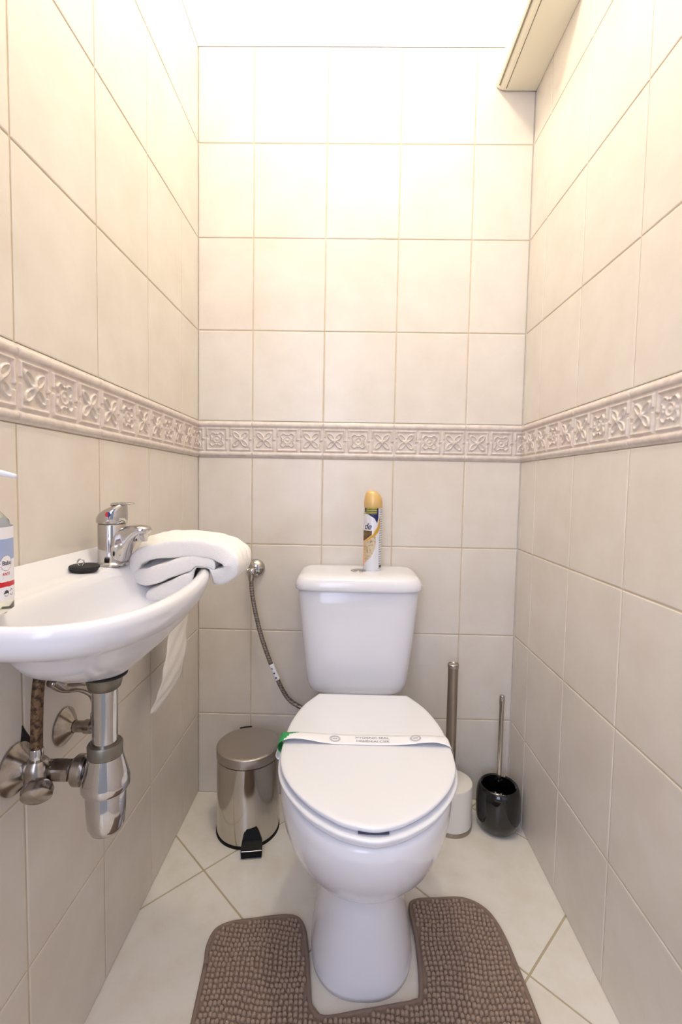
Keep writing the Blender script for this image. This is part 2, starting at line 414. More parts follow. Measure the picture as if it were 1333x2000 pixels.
# ------------------------------------------------------------------ basin tap
def tap():
    X, Y, Z = .043, -.57, .778
    t = thing('basin_tap', 'chrome single-lever mixer tap on the washbasin', 'tap', (X, Y, Z))
    R = .0215
    lathe('tap_body', [(R + .003, .0), (R + .003, .003), (R, .006), (R, .065), (R - .0008, .0665)], (X, Y, Z), M_chrome, t)
    # spout: blends out of the body, broad and low at its root
    rings = []
    for dx, zb, zt, w in ((.006, .001, .058, .0205), (.014, .001, .061, .0200), (.020, .002, .0625, .0180), (.0245, .008, .0635, .0172), (.029, .020, .0645, .0166), (.0355, .0355, .0655, .0160), (.041, .0440, .0662, .0157), (.048, .0490, .0662, .0153), (.055, .0510, .0650, .0140), (.060, .0525, .0630, .0115), (.0628, .0550, .0605, .006)):
        rg = []
        for k in range(32):
            a = 2 * pi * k / 32; c, sn = cos(a), sin(a); r = (abs(c) ** 2.8 + abs(sn) ** 2.8) ** (-1 / 2.8)
            rg.append((X + dx, Y + w * r * c, Z + (zb + zt) / 2 + (zt - zb) / 2 * r * sn))
        rings.append(rg)
    v, f = loft(rings); fixn(link('spout', v, f, M_chrome, t))
    lathe('aerator', [(.0105, 0), (.0115, .002), (.0115, .014), (.011, .017)], (X + .0465, Y, Z + .0395), M_chrome, t, 32)
    lathe('seam_ring', [(R - .001, 0), (R - .001, .0025)], (X, Y, Z + .066), M_dull, t)
    # lever cap: domed block rising toward the room with a thin blade
    rings = []
    for k, (z, r, dx, sx) in enumerate([(.0685, .0225, 0, 1), (.072, .0236, 0, 1), (.080, .0236, .0005, 1), (.087, .0222, .0022, .98), (.0925, .0190, .0055, .97), (.0965, .0145, .0095, 1.0), (.0985, .008, .013, 1.1), (.099, .002, .013, 1.1)]):
        rings.append([(X + dx + r * sx * cos(2 * pi * j / 40), Y + r * sin(2 * pi * j / 40), Z + z + (.004 if k else 0) * cos(2 * pi * j / 40) * min(1, k / 3)) for j in range(40)])
    v, f = loft(rings); lev = fixn(link('lever', v, f, M_chrome, t))
    bl = []
    for i in range(10):
        s = i / 9; cx = X + .004 + .032 * s; cz = Z + .0985 + .005 * s - .003 * s * s; w = .0135 - .004 * s; h = .0035 - .002 * s
        if i == 9: w *= .6; h *= .5
        bl.append([(cx, Y + w * cos(2 * pi * j / 16), cz + h * sin(2 * pi * j / 16)) for j in range(16)])
    v, f = loft(bl); fixn(link('lever_blade', v, f, M_chrome, t))
    ctr = Vector((X + .0052, Y - .0226, Z + .0835)); ax = Vector((.12, -1, .1)).normalized()
    for nm, m, a0 in (('hot_mark', M_red, pi / 2), ('cold_mark', M_blue, -pi / 2)):
        q = Vector((0, 0, 1)).rotation_difference(ax)
        xs = Vector((1, 0, 0)); xs = (xs - ax * xs.dot(ax)).normalized(); zs = ax.cross(xs); zs = zs if zs.z > 0 else -zs
        pts = [ctr + ax * .0008 + .0042 * (xs * cos(a0 + pi * k / 14) + zs * sin(a0 + pi * k / 14)) for k in range(15)]
        pb = [p - ax * .002 for p in pts]; n = len(pts)
        fixn(link(nm, pts + pb, [tuple(range(n)), tuple(range(2 * n - 1, n - 1, -1))] + [(i, (i + 1) % n, n + (i + 1) % n, n + i) for i in range(n)], m, t, smooth=False))
tap()

# ------------------------------------------------------------------ plug lying on the ledge
t = thing('basin_plug', 'round black rubber basin plug lying left of the tap', 'plug', (.030, -.634, .778))
lathe('stopper', [(.0, 0), (.016, 0), (.019, .003), (.0195, .006), (.021, .0062), (.021, .0095), (.019, .011), (.004, .011), (0, .011)], (.033, -.634, .7775), M_rubber, t)
rg = [(.031 + .0045 * cos(a), -.640 + .001 * cos(a), .7925 + .0052 * sin(a)) for a in [2 * pi * k / 16 for k in range(17)]]
tube('pull_ring', rg, .0011, M_chrome, t, 8, True, k=2)
tube('chain_tail', [(.016, -.634, .781), (.008, -.632, .783), (.004, -.630, .7855)], .0022, M_rubber, t, 8)

# ------------------------------------------------------------------ folded towel
def towel():
    t = thing('folded_towel', 'thick white towel, folded and draped over the washbasin rim', 'towel', (.16, -.51, .76))
    path = [(0.2251, -0.6155, 0.7877), (0.2015, -0.6064, 0.7861), (0.1753, -0.5965, 0.7849), (0.1483, -0.5866, 0.7757), (0.1231, -0.5776, 0.7661), (0.1004, -0.5694, 0.7574), (0.0822, -0.5628, 0.7565), (0.0708, -0.5589, 0.7613), (0.0696, -0.5584, 0.7739), (0.0786, -0.5615, 0.7866), (0.0982, -0.5685, 0.7968), (0.1346, -0.5817, 0.8047), (0.1741, -0.5961, 0.8098), (0.2069, -0.6085, 0.8106), (0.2325, -0.6184, 0.8069), (0.2486, -0.6247, 0.7991), (0.2538, -0.6268, 0.7893), (0.2486, -0.6247, 0.7787), (0.2356, -0.6196, 0.7712), (0.2176, -0.6126, 0.7678), (0.1961, -0.6044, 0.7642), (0.1686, -0.5941, 0.7548), (0.1404, -0.5858, 0.7397), (0.1139, -0.5763, 0.7286), (0.0982, -0.5705, 0.7206)]
    P = catmull([Vector(p) for p in path], 5); N = len(P)
    th = []
    for i in range(N):
        s = i / (N - 1) * (len(path) - 1)
        h = np.interp(s, [0, 4, 7, 10, 13, 16, 19, 24], [.0122, .0145, .0128, .0135, .0142, .0125, .0125, .0130])
        e = min(i, N - 1 - i)
        if e < 4: h *= sqrt(1 - ((4 - e) / 4.6) ** 2)
        th.append(h)
    D = .135; K = 26; rings = []
    # cross sections going back from the slanted front: closed outline of the thick band
    for k in range(K + 1):
        d = (0, .003, .008, .015)[k] if k < 4 else .015 + (D - .015) * (k - 3) / (K - 3)
        sh = (.84, .94, .99, 1.0)[min(min(k, K - k), 3)]; s = d / D
        A = []; B = []
        for i, p in enumerate(P):
            a, b = P[min(i + 1, N - 1)], P[max(0, i - 1)]
            tt = Vector((a.x - b.x, 0, a.z - b.z)).normalized(); nn = Vector((-tt.z, 0, tt.x))
            y = p.y + d; c2 = max(0, min(1, (y + .545) / .055)); c2 = c2 * c2 * (3 - 2 * c2)
            tz = .788 + (p.z - .7285) * .37 - .75 * max(0, p.x - .12) ** 2
            qz = p.z * (1 - c2) + tz * c2; qx = p.x - .10 * c2 * max(0, p.x - .15)
            w = .0009 * sin(i * .9 + k * 1.3) + .0007 * sin(i * .37 - k * .7)
            h = th[i] * sh * (1 - .30 * c2) + w
            yy = y + (.0022 * sin(i * .23) + .0018 * sin(i * .11 + 2)) * (1 - s)
            for q, g in ((A, 1), (B, -1)):
                X, Z = qx + g * nn.x * h, qz + g * nn.z * h
                e = ((X - .10) / .130) ** 2 + ((yy + .737) / .268) ** 2      # resting on the basin rim
                if .70 < e < 1.06 and Z < .7825: Z = .7825 - .1 * max(0, .7825 - Z) * (0 if .75 < e < 1.03 else 1)
                q.append((X, yy, Z))
        rings.append(A + B[::-1])
    n = len(rings[0]); v = [p for r in rings for p in r]; f = []
    for i in range(K):
        for j in range(n):
            a = (j + 1) % n; f.append((i * n + j, i * n + a, (i + 1) * n + a, (i + 1) * n + j))
    for base in (0, K * n):                       # end caps as strips between the two sides
        for j in range(N - 1): f.append((base + j, base + j + 1, base + n - 2 - j, base + n - 1 - j))
    fixn(link('towel_fabric', v, f, M_towel, t, sub=1))
towel()

# ------------------------------------------------------------------ text helper
def text_mesh(txt, size, m, name, parent, place, extr=0, shear=0, space=1, align='CENTER'):
    cu = bpy.data.curves.new(name, 'FONT'); cu.body = txt; cu.size = size; cu.align_x = align; cu.align_y = 'CENTER'
    cu.shear = shear; cu.space_character = space; cu.resolution_u = 3; cu.offset = size * .008
    tmp = bpy.data.objects.new(name, cu); C.objects.link(tmp)
    bpy.context.view_layer.update()
    me = bpy.data.meshes.new_from_object(tmp.evaluated_get(bpy.context.evaluated_depsgraph_get()))
    bpy.data.objects.remove(tmp)
    v = [place(p.co.x, p.co.y) for p in me.vertices]; f = [tuple(p.vertices) for p in me.polygons]
    bpy.data.meshes.remove(me)
    return link(name, v, f, m, parent, smooth=False)

# ------------------------------------------------------------------ soap bottle (cut by the left edge)
def soap():
    cx, cy, cz = .0545, -.868, .7795; R = .0335
    t = thing('soap_bottle', 'clear hand soap pump bottle with white label at the left edge of the washbasin', 'soap bottle', (cx, cy, cz))
    lathe('bottle', [(0, 0), (R - .004, 0), (R, .004), (R, .082), (R - .003, .094), (R - .011, .104), (.014, .109), (.012, .118), (0, .118)], (cx, cy, cz), M_clear, t)
    H = 150; N = 220; rl = R + .0004; z0, z1 = .014, .088
    v = []; f = []; mi = []
    for j in range(H + 1):
        z = z0 + (z1 - z0) * j / H
        for i in range(N): a = 2 * pi * i / N; v.append((cx + rl * cos(a), cy + rl * sin(a), cz + z))
    for j in range(H):
        for i in range(N):
            a = 2 * pi * (i + .5) / N; z = z0 + (z1 - z0) * (j + .5) / H
            u = (a - .08) * rl * 1000
            if u > 105: u -= 2 * pi * rl * 1000
            zz = z * 1000; m = 0
            if 28 < zz + .05 * u < 33: m = 1
            elif sqrt(((u + 2) / 8) ** 2 + ((zz - 52) / 8) ** 2) < 1: m = 4 if sqrt(((u + 2) / 8) ** 2 + ((zz - 52) / 8) ** 2) > .93 else 0
            elif 55 < zz < 76: m = 2
            for ux in (-3, 5):
                d = sqrt((u - ux) ** 2 + (zz - 21.5) ** 2)
                if 2.6 < d < 3.2 or (ux < 0 and d < 2.6 and zz > 21.5): m = 3
            f.append((j * N + i, j * N + (i + 1) % N, (j + 1) * N + (i + 1) % N, (j + 1) * N + i)); mi.append(m)
    lab = link('label', v, f, [M_label, M_red, M_labelblue, M_darktext, M_greytext], t, midx=mi)
    def pl(u0, zc):
        def g(x, y):
            a = .08 + (u0 / 1000 + x) / rl; r = rl + .0003; return (cx + r * cos(a), cy + r * sin(a), cz + zc / 1000 + y)
        return g
    text_mesh('Baba', .0062, M_darktext, 'label_print', t, pl(-2, 52))
    text_mesh('ANTI', .0042, M_red, 'label_print', t, pl(-3, 41))
    lathe('pump_collar', [(.0135, 0), (.0135, .014), (.006, .016), (.0045, .03), (.011, .031), (.011, .037), (0, .038)], (cx, cy, cz + .114), M_label, t, 32)
    tube('pump_nozzle', [(cx, cy, cz + .1455), (cx + .024, cy - .002, cz + .1430), (cx + .0485, cy - .004, cz + .1385)], .0032, M_label, t, 12, radii=[.0045, .0036, .0022])
soap()

# ------------------------------------------------------------------ drain trap with valve under the basin
def trap():
    X, Y = .120, -.744
    t = thing('sink_trap', 'chrome bottle trap with rusty-hosed valve under the washbasin', 'drain trap', (X, Y, .458))
    lathe('gasket', [(.020, .0), (.0275, .001), (.028, .003), (.024, .0055)], (X, Y, .6665), M_rubber, t)
    lathe('top_nut', [(.0165, -.014), (.0195, -.011), (.0215, -.003), (.0215, .002), (.023, .004)], (X, Y, .663), M_dull, t, 40)
    lathe('tail_pipe', [(.0153, 0), (.0153, .095)], (X, Y, .562), M_chrome, t)
    lathe('slip_nut', [(.0210, -.016), (.0213, -.002), (.0200, 0), (.016, .0)], (X, Y, .578), M_dull, t)
    lathe('trap_body', [(.022, 0), (.0278, .0015), (.0295, .005), (.0295, .014), (.0270, .024), (.0212, .046), (.0195, .047)], (X, Y, .5155), M_chrome, t)
    lathe('trap_cup', [(.0, 0), (.012, .001), (.019, .005), (.0225, .013), (.0238, .028), (.0245, .060), (.022, .064)], (X, Y, .4565), M_chrome, t)
    a = Vector((X - .018, Y, .5395)); w = Vector((.0015, -.744, .5385)); d = (w - a); L = d.length; d.normalize()
    lathe('outlet_pipe', [(.0125, 0), (.0125, L)], a, M_chrome_old, t, 32, axis=d)
    lathe('outlet_nut', [(.016, 0), (.0195, .003), (.0195, .013), (.016, .017)], a + d * .006, M_chrome_old, t, 40, axis=d)
    lathe('hex_union', [(.0150, 0), (.0150, .022), (.0140, .024)], a + d * .026, M_chrome_old, t, 6, axis=d, smooth=False)
    lathe('wall_rosette', [(.0325, 0), (.0325, .002), (.026, .006), (.0165, .017), (.0145, .019), (.0145, .028)], w, M_chrome_old, t, 48, axis=-d)
    vx = Vector((.0365, -.7535, .5400))
    b = lathe('valve_body', [(.0145, -.012), (.0155, -.008), (.0155, .012), (.011, .018)], vx, M_chrome_old, t, 32)
    lathe('valve_knob', [(.010, 0), (.0165, .003), (.0185, .008), (.0175, .016), (.013, .019), (0, .0195)], vx + Vector((.004, -.004, -.012)), M_chrome_old, t, 32, axis=(.35, -.75, -.45))
    lathe('hose_nut', [(.0078, 0), (.0082, .002), (.0082, .013), (.0075, .015)], vx + Vector((0, 0, .018)), M_chrome, t, 24)
    tube('hose', [vx + Vector((0, 0, .03)), vx + Vector((0.0, .001, .06)), vx + Vector((0, .004, .10)), vx + Vector((0, .01, .13))], .0072, M_rust, t, 16)
    return t
trap()

def valve2():
    w = Vector((.001, -.639, .540))
    t = thing('angle_valve', 'chrome angle valve with curved hose on the wall behind the bottle trap', 'valve', w)
    lathe('wall_rosette', [(.028, 0), (.028, .002), (.022, .007), (.012, .014), (.010, .016)], w, M_chrome_old, t, 48, axis=(1, 0, 0))
    lathe('valve_body', [(.0085, 0), (.0085, .02), (.0105, .021), (.0105, .030), (.008, .031), (.008, .060), (.004, .064)], w + Vector((.012, 0, 0)), M_chrome_old, t, 24, axis=(1, 0, .02))
    p = w + Vector((.050, 0, .006))
    lathe('compression_nut', [(.0085, 0), (.0095, .002), (.0095, .015), (.007, .018)], p, M_chrome_old, t, 6, smooth=False)
    tube('hose', [p + Vector((0, 0, .015)), p + Vector((0, 0, .035)), p + Vector((-.004, -.004, .050)), p + Vector((-.016, -.014, .062)), p + Vector((-.032, -.03, .068)), p + Vector((-.036, -.05, .085))], .0072, M_chrome_old, t, 16)
valve2()

# ------------------------------------------------------------------ toilet paper hanging behind the basin
def tpaper():
    t = thing('toilet_roll', 'toilet paper strip hanging down behind the washbasin', 'toilet paper', (.04, -.325, .69))
    lathe('roll', [(.018, 0), (.036, 0), (.036, .096), (.018, .096)], (.043, -.372, .690), M_paper, t, 40, axis=(0, 1, 0))
    tube('holder_rod', [(.003, -.385, .690), (.03, -.385, .690), (.043, -.385, .690), (.043, -.37, .690), (.043, -.27, .690)], .004, M_chrome, t, 10)
    near = [(.079, -.372, .690), (.077, -.375, .66), (.070, -.383, .625), (.064, -.392, .585), (.062, -.402, .548), (.058, -.408, .515), (.053, -.415, .488), (.046, -.422, .468), (.040, -.424, .452)]
    far = [(.079, -.276, .690), (.077, -.276, .66), (.069, -.280, .625), (.062, -.276, .585), (.060, -.270, .545), (.058, -.274, .508), (.054, -.295, .478), (.048, -.340, .456), (.042, -.408, .449)]
    A = catmull(near, 5); B = catmull(far, 5); K = 10; v = []; f = []
    for i, (a, b) in enumerate(zip(A, B)):
        for k in range(K + 1):
            s = k / K; p = a.lerp(b, s); p.x += .004 * sin(pi * s) * min(1, i / 10) + .0012 * sin(i * .8 + k); v.append(p)
    for i in range(len(A) - 1):
        for k in range(K): q = i * (K + 1) + k; f.append((q, q + 1, q + K + 2, q + K + 1))
    link('hanging_sheet', v, f, M_paper, t, solid=.0006)
tpaper()

# ------------------------------------------------------------------ toilet
TC = .470
def wcloop(z, yf, yb, hw, nf=2.3, nb=4, cyf=.45, n=96, cx=TC, drop=0, back=.090):
    """egg plan: front yf (near), back yb; tapers behind its widest point"""
    cy = yb + (yf - yb) * cyf; out = []
    for i in range(n):
        a = 2 * pi * i / n; c, s = cos(a), sin(a)
        if s < 0: ry, e = cy - yf, nf
        else: ry, e = yb - cy, nb
        r = (abs(c) ** e + abs(s) ** e) ** (-1 / e); y = cy + ry * r * s
        k = max(0, min(1, ((y - cy) / (yb - cy)) / .62)); k = k * k * (3 - 2 * k)
        h = hw + (min(hw, back) - hw) * k
        out.append((cx + h * r * c, y, z - drop * k))
    return out

LIDP = [(-.256, .101), (-.275, .112), (-.311, .130), (-.352, .143), (-.40, .152), (-.45, .1555), (-.49, .156), (-.53, .152), (-.565, .1415), (-.600, .1225), (-.635, .0935), (-.660, .063), (-.676, .0345), (-.6845, 0.0)]
def lid_outline(grow=0, dy=0, n=5):
    R = [(TC + .0035 + hw + (grow if i else grow * .6), y + dy - (grow if i > 9 else 0) * (1 if i == 13 else .6), 0) for i, (y, hw) in enumerate(LIDP)]
    L = [(2 * (TC + .0035) - x - .004 + (.004 if k == 13 else 0), y, 0) for k, (x, y, z) in enumerate(R)]
    R[-1] = (TC + .005, R[-1][1], 0)
    pts = R + L[:-1][::-1]
    out = catmull(pts, n)
    return out
def plate(outl, zs):
    """stack of (inset, z) rings from an outline"""
    c = Vector((TC, -.47, 0)); rings = []
    for ins, z in zs:
        rg = []
        for p in outl:
            d = (p - c); k = 1 - ins / d.length; rg.append((c.x + d.x * k, c.y + d.y * k, z))
        rings.append(rg)
    return rings

def toilet():
    t = thing('toilet', 'white ceramic close-coupled toilet standing against the back wall', 'toilet', (TC, -.3, 0))
    R = [wcloop(0.0, -.549, -.08, .099, 2.45, 5, .74), wcloop(.012, -.550, -.08, .100, 2.45, 5, .74), wcloop(.03, -.545, -.08, .097, 2.4, 5, .74),
         wcloop(.08, -.530, -.085, .089, 2.3, 5, .72), wcloop(.13, -.515, -.09, .078, 2.2, 5, .7), wcloop(.165, -.508, -.09, .073, 2.2, 5, .66),
         wcloop(.187, -.515, -.09, .078, 2.1, 5, .62), wcloop(.205, -.545, -.09, .098, 2.1, 5, .6), wcloop(.222, -.583, -.09, .117, 2.1, 5, .6), wcloop(.245, -.613, -.09, .135, 2.1, 5, .6),
         wcloop(.275, -.640, -.085, .149, 2.1, 5, .6), wcloop(.31, -.662, -.08, .1565, 2.1, 5, .6), wcloop(.345, -.678, -.08, .160, 2.1, 5, .6, drop=.004), wcloop(.372, -.685, -.08, .160, 2.1, 5, .6, drop=.01),
         wcloop(.388, -.686, -.08, .1585, 2.1, 5, .6, drop=.016), wcloop(.394, -.682, -.084, .155, 2.1, 5, .6, drop=.018), wcloop(.394, -.60, -.15, .10, 2.1, 4, .6, drop=.018)]
    v, f = loft(R); fixn(link('bowl', v, f, M_ceramic, t))
    so = lid_outline(.0035, -.004)
    v, f = loft(plate(so, [(.014, .3945), (.008, .3955), (.0035, .402), (.0, .4095), (.0006, .4112), (.003, .4122), (.009, .4127)])); fixn(link('seat', v, f, M_plastic, t))
    lo = lid_outline()
    v, f = loft(plate(lo, [(.009, .4128), (.0055, .4138), (.0025, .4185), (.0, .4232), (.0005, .4248), (.0025, .4259), (.010, .4264), (.05, .4268)])); lid = fixn(link('lid', v, f, M_plastic, t))
    sl = [(TC + .004 + .0225 * s, -.6835 + .0018 * s * s * 1, 0) for s in np.linspace(-1, 1, 12)]
    v = [(x, y + d, z) for d, z in ((.0032, .4135), (.0014, .4162), (.009, .4162), (.009, .4135)) for x, y, _ in sl]
    f = []
    for r in range(4):
        for i in range(11): a = r * 12 + i; b = ((r + 1) % 4) * 12 + i; f.append((a, a + 1, b + 1, b))
    f += [(0, 12, 24, 36), (11, 47, 35, 23)]
    fixn(link('finger_slot', v, f, M_slot, t, smooth=False))
    for s in (-1, 1):
        lathe('hinge', [(.0, 0), (.010, 0), (.010, .014), (.008, .017), (0, .017)], (TC + s * .075, -.245, .394), M_plastic, t, 24)
    # cistern
    def rr(x0, x1, y0, y1, z, e=5.5, n=96, ef=None):
        cx, cy = (x0 + x1) / 2, (y0 + y1) / 2; out = []
        for i in range(n):
            a = 2 * pi * (i + .5) / n; c, s = cos(a), sin(a); ee = e if s < 0 else 12
            r = (abs(c) ** ee + abs(s) ** ee) ** (-1 / ee); out.append((cx + (x1 - x0) / 2 * r * c, cy + (y1 - y0) / 2 * r * s, z))
        return out
    cx = .4585
    R = [rr(cx - .095, cx + .095, -.150, -.012, .3765), rr(cx - .110, cx + .110, -.162, -.008, .380), rr(cx - .122, cx + .122, -.170, -.007, .390), rr(cx - .1290, cx + .1290, -.175, -.006, .408),
         rr(cx - .1345, cx + .1345, -.178, -.006, .45), rr(cx - .143, cx + .143, -.180, -.006, .52), rr(cx - .151, cx + .151, -.180, -.006, .60), rr(cx - .155, cx + .155, -.180, -.006, .648), rr(cx - .152, cx + .152, -.178, -.008, .651)]
    v, f = loft(R); fixn(link('cistern', v, f, M_ceramic, t))
    R = [rr(cx - .156, cx + .156, -.186, -.005, .6505), rr(cx - .161, cx + .161, -.190, -.004, .652), rr(cx - .1625, cx + .1625, -.1915, -.004, .657), rr(cx - .161, cx + .161, -.190, -.004, .668), rr(cx - .156, cx + .156, -.1865, -.004, .678),
         rr(cx - .150, cx + .150, -.181, -.006, .6835), rr(cx - .138, cx + .138, -.168, -.010, .6875), rr(cx - .115, cx + .115, -.145, -.02, .6895), rr(cx - .06, cx + .06, -.11, -.05, .6898)]
    v, f = loft(R); cl = fixn(link('cistern_lid', v, f, M_ceramic, t))
    b = lathe('flush_button', [(.0, 0), (.021, 0), (.021, .0015), (.019, .0032), (.0165, .0034), (.0158, .0026), (.0150, .0045), (.008, .0056), (0, .0058)], (cx, -.105, .6892), M_chrome, cl, 40)
toilet()

# hygiene paper band around the closed lid
def hyg_band():
    t = thing('hygiene_band', 'white paper hygiene band with green end wrapped across the toilet lid', 'paper band', (TC, -.45, .43))
    N = 90; v = []; f = []; mi = []
    path = [(.300, .402), (.3035, .396), (.311, .396), (.3135, .404), (.306, .412), (.3035, .420), (.308, .4285), (.318, .4340), (.335, .4370), (.360, .4350), (.39, .4300), (.42, .4280), (.46, .4280), (.50, .4280), (.54, .4300), (.575, .4345), (.600, .4360), (.618, .4325), (.6285, .4270), (.6335, .418), (.6345, .405), (.630, .396)]
    P = catmull([Vector((x, 0, z)) for x, z in path], 8)
    def yc(x): return -.4555 + .000 * (x - .47)
    rows = 6
    for i, p in enumerate(P):
        bulge = max(0, (p.z - .428)) if .31 < p.x < .625 else 0
        for k in range(rows + 1):
            s = k / rows - .5
            zz = p.z - (bulge * .75 if s > 0 else 0) * abs(s) * 2
            v.append((p.x, yc(p.x) + s * .035, zz))
    L = len(P)
    for i in range(L - 1):
        for k in range(rows):
            q = i * (rows + 1) + k; f.append((q, q + 1, q + rows + 2, q + rows + 1))
            pc = (P[i] + P[i + 1]) / 2; ss = (k + .5) / rows
            mi.append(1 if (i > 24 and pc.x < .342 and (pc.x < .312 or ss > (pc.x - .312) / .030)) else 0)
    link('band_paper', v, f, [M_palepaper, M_greenband], t, midx=mi, solid=.0003)
    top = [p for p in P if p.z > .4275 and .32 < p.x < .626]
    def zt(x): return float(np.interp(x, [p.x for p in top], [p.z for p in top])) + .0007
    def pl(x0, y0):
        return lambda x, y: (x0 + x, y0 + y, zt(x0 + x))
    text_mesh('HYGIENIC SEAL', .0094, M_greytext, 'band_print', t, pl(.4830, -.4495), space=1.0)
    text_mesh('HIGIÉNIAI CSÍK', .0094, M_greytext, 'band_print', t, pl(.4840, -.4615), space=1.0)
    for x0 in (.4115, .5655):
        z0 = zt(x0)
        vv = []; ff = []
        for r0, r1 in ((.0092, .0102), (.0072, .0078)):
            k = len(vv); n = 36
            for j in range(n): a = 2 * pi * j / n; vv += [(x0 + r0 * cos(a), -.4555 + r0 * sin(a), z0), (x0 + r1 * cos(a), -.4555 + r1 * sin(a), z0)]
            ff += [(k + 2 * j, k + 2 * j + 1, k + (2 * j + 3) % (2 * n), k + (2 * j + 2) % (2 * n)) for j in range(n)]
        k = len(vv)
        for q in range(3):
            for sgx in (-1, 1):
                cx0 = x0 + (q - 1) * .003
                k = len(vv); vv += [(cx0 - .0006, -.4575, z0), (cx0 + .0002, -.4575, z0), (cx0 + .0012 * sgx + .0004, -.4535, z0), (cx0 + .0012 * sgx - .0004, -.4535, z0)]; ff.append((k, k + 1, k + 2, k + 3))
        vv = [(a, b, zt(a)) for a, b, c in vv]
        link('band_emblem', vv, ff, M_greytext, t, smooth=False)
hyg_band()

# ------------------------------------------------------------------ air freshener can
def aerosol():
    cx, cy, cz = .4945, -.085, .6895; R = .0243; top = .168
    t = thing('air_freshener', 'white, navy and gold air freshener can standing on the cistern lid', 'spray can', (cx, cy, cz))
    N = 240; H = 260; v = []; f = []; mi = []
    prof = [(R - .0015, 0), (R - .0005, .0015), (R, .004)]
    def ringz(j): return .004 + (top - .004) * j / H
    for r, h in prof[:-1]:
        for i in range(N): a = 2 * pi * i / N; v.append((cx + r * cos(a), cy + r * sin(a), cz + h))
    for j in range(H + 1):
        z = ringz(j); r = R if z < top - .006 else R - .0025 * ((z - top + .006) / .006) ** 2
        for i in range(N): a = 2 * pi * i / N; v.append((cx + r * cos(a), cy + r * sin(a), cz + z))
    for j in range(H + 2):
        for i in range(N):
            f.append((j * N + i, j * N + (i + 1) % N, (j + 1) * N + (i + 1) % N, (j + 1) * N + i))
            if j < 2: mi.append(0); continue
            a = 2 * pi * (i + .5) / N; zz = ringz(j - 1.5)
            X = R * cos(a); front = sin(a) < 0
            m = 0
            if front:
                x = (X + R) / (2 * R) * 270       # crop units across the can
                y = 970 - zz / .000181 * 1.0      # 0 at the cap, 970 at the foot
                sw = lambda yy: np.interp(yy, [190, 250, 330, 430, 500, 550], [222, 214, 196, 140, 60, 0])
                se = lambda yy: np.interp(yy, [190, 250, 330, 400, 450, 500, 550, 600], [232, 236, 236, 206, 168, 90, 0, -40])
                if 190 < y < 560 and sw(y) - 14 < x < se(y) + 8:
                    m = 2 if sw(y) < x < se(y) else (6 if y > 330 else 0)
                elif y < 270:
                    lb = np.interp(y, [0, 120, 150, 200, 270], [0, 20, 70, 150, 192]); rb = np.interp(y, [0, 120, 200, 270], [208, 208, 208, 192])
                    if lb < x < rb:
                        m = 1
                        if 45 < y < 135 and 30 < x < 188 and (y % 26) < 15: m = 3
                    elif 60 < y < 150 and x < lb and (y % 26) < 13: m = 3
                elif 380 < y < 540 and x < sw(y) - 14 and x < 118 - (y - 380) * .02: m = 4
                elif 440 < y < 850:
                    rb = np.interp(y, [440, 560, 640, 760, 850], [176, 178, 165, 110, 30]); lb = 12 + max(0, (y - 560) * .05)
                    if lb < x < rb: m = 5
                    elif x <= lb: m = 6
                elif 540 < y < 900 and x < 20: m = 6
                if x > 224 and y > 30 and int(y / 17) % 2 == 0 and int((x * 7 + y * 3) / 13) % 3 and m == 0: m = 7
                if x > 232 and 880 < y < 915: m = 8
            elif int(zz * 1000 / 3) % 2 == 0 and .02 < zz < .15: m = 7
            mi.append(m)
    f.append(tuple(range(N - 1, -1, -1))); mi.append(0)
    link('can_body', v, f, [M_canwhite, M_navy, M_goldprint, M_olive, M_brownprint, M_creamprint, M_peach, M_greytext, M_darktext], t, midx=mi)
    rings = []
    for k, (r, h) in enumerate([(R - .0006, .166), (R + .0003, .168), (R, .185), (R - .0018, .196), (R - .0042, .204), (R - .008, .2095), (R - .014, .212), (.002, .2125)]):
        s = max(0, (h - .185) / .028)
        rings.append([(cx + r * cos(2 * pi * j / 48) - .001 * s, cy + r * sin(2 * pi * j / 48), cz + h - .010 * s * (r / R) * max(0, cos(2 * pi * j / 48))) for j in range(48)])
    v, f = loft(rings); fixn(link('cap', v, f, M_gold, t))
    def pl(x, y):
        u = x - .0165; a = 1.5 * pi + u / R; r = R + .0004; return (cx + r * cos(a), cy + r * sin(a), cz + .1175 + y)
    text_mesh('de', .023, M_darktext, 'brand_print', t, pl, shear=.35, space=.95)
aerosol()

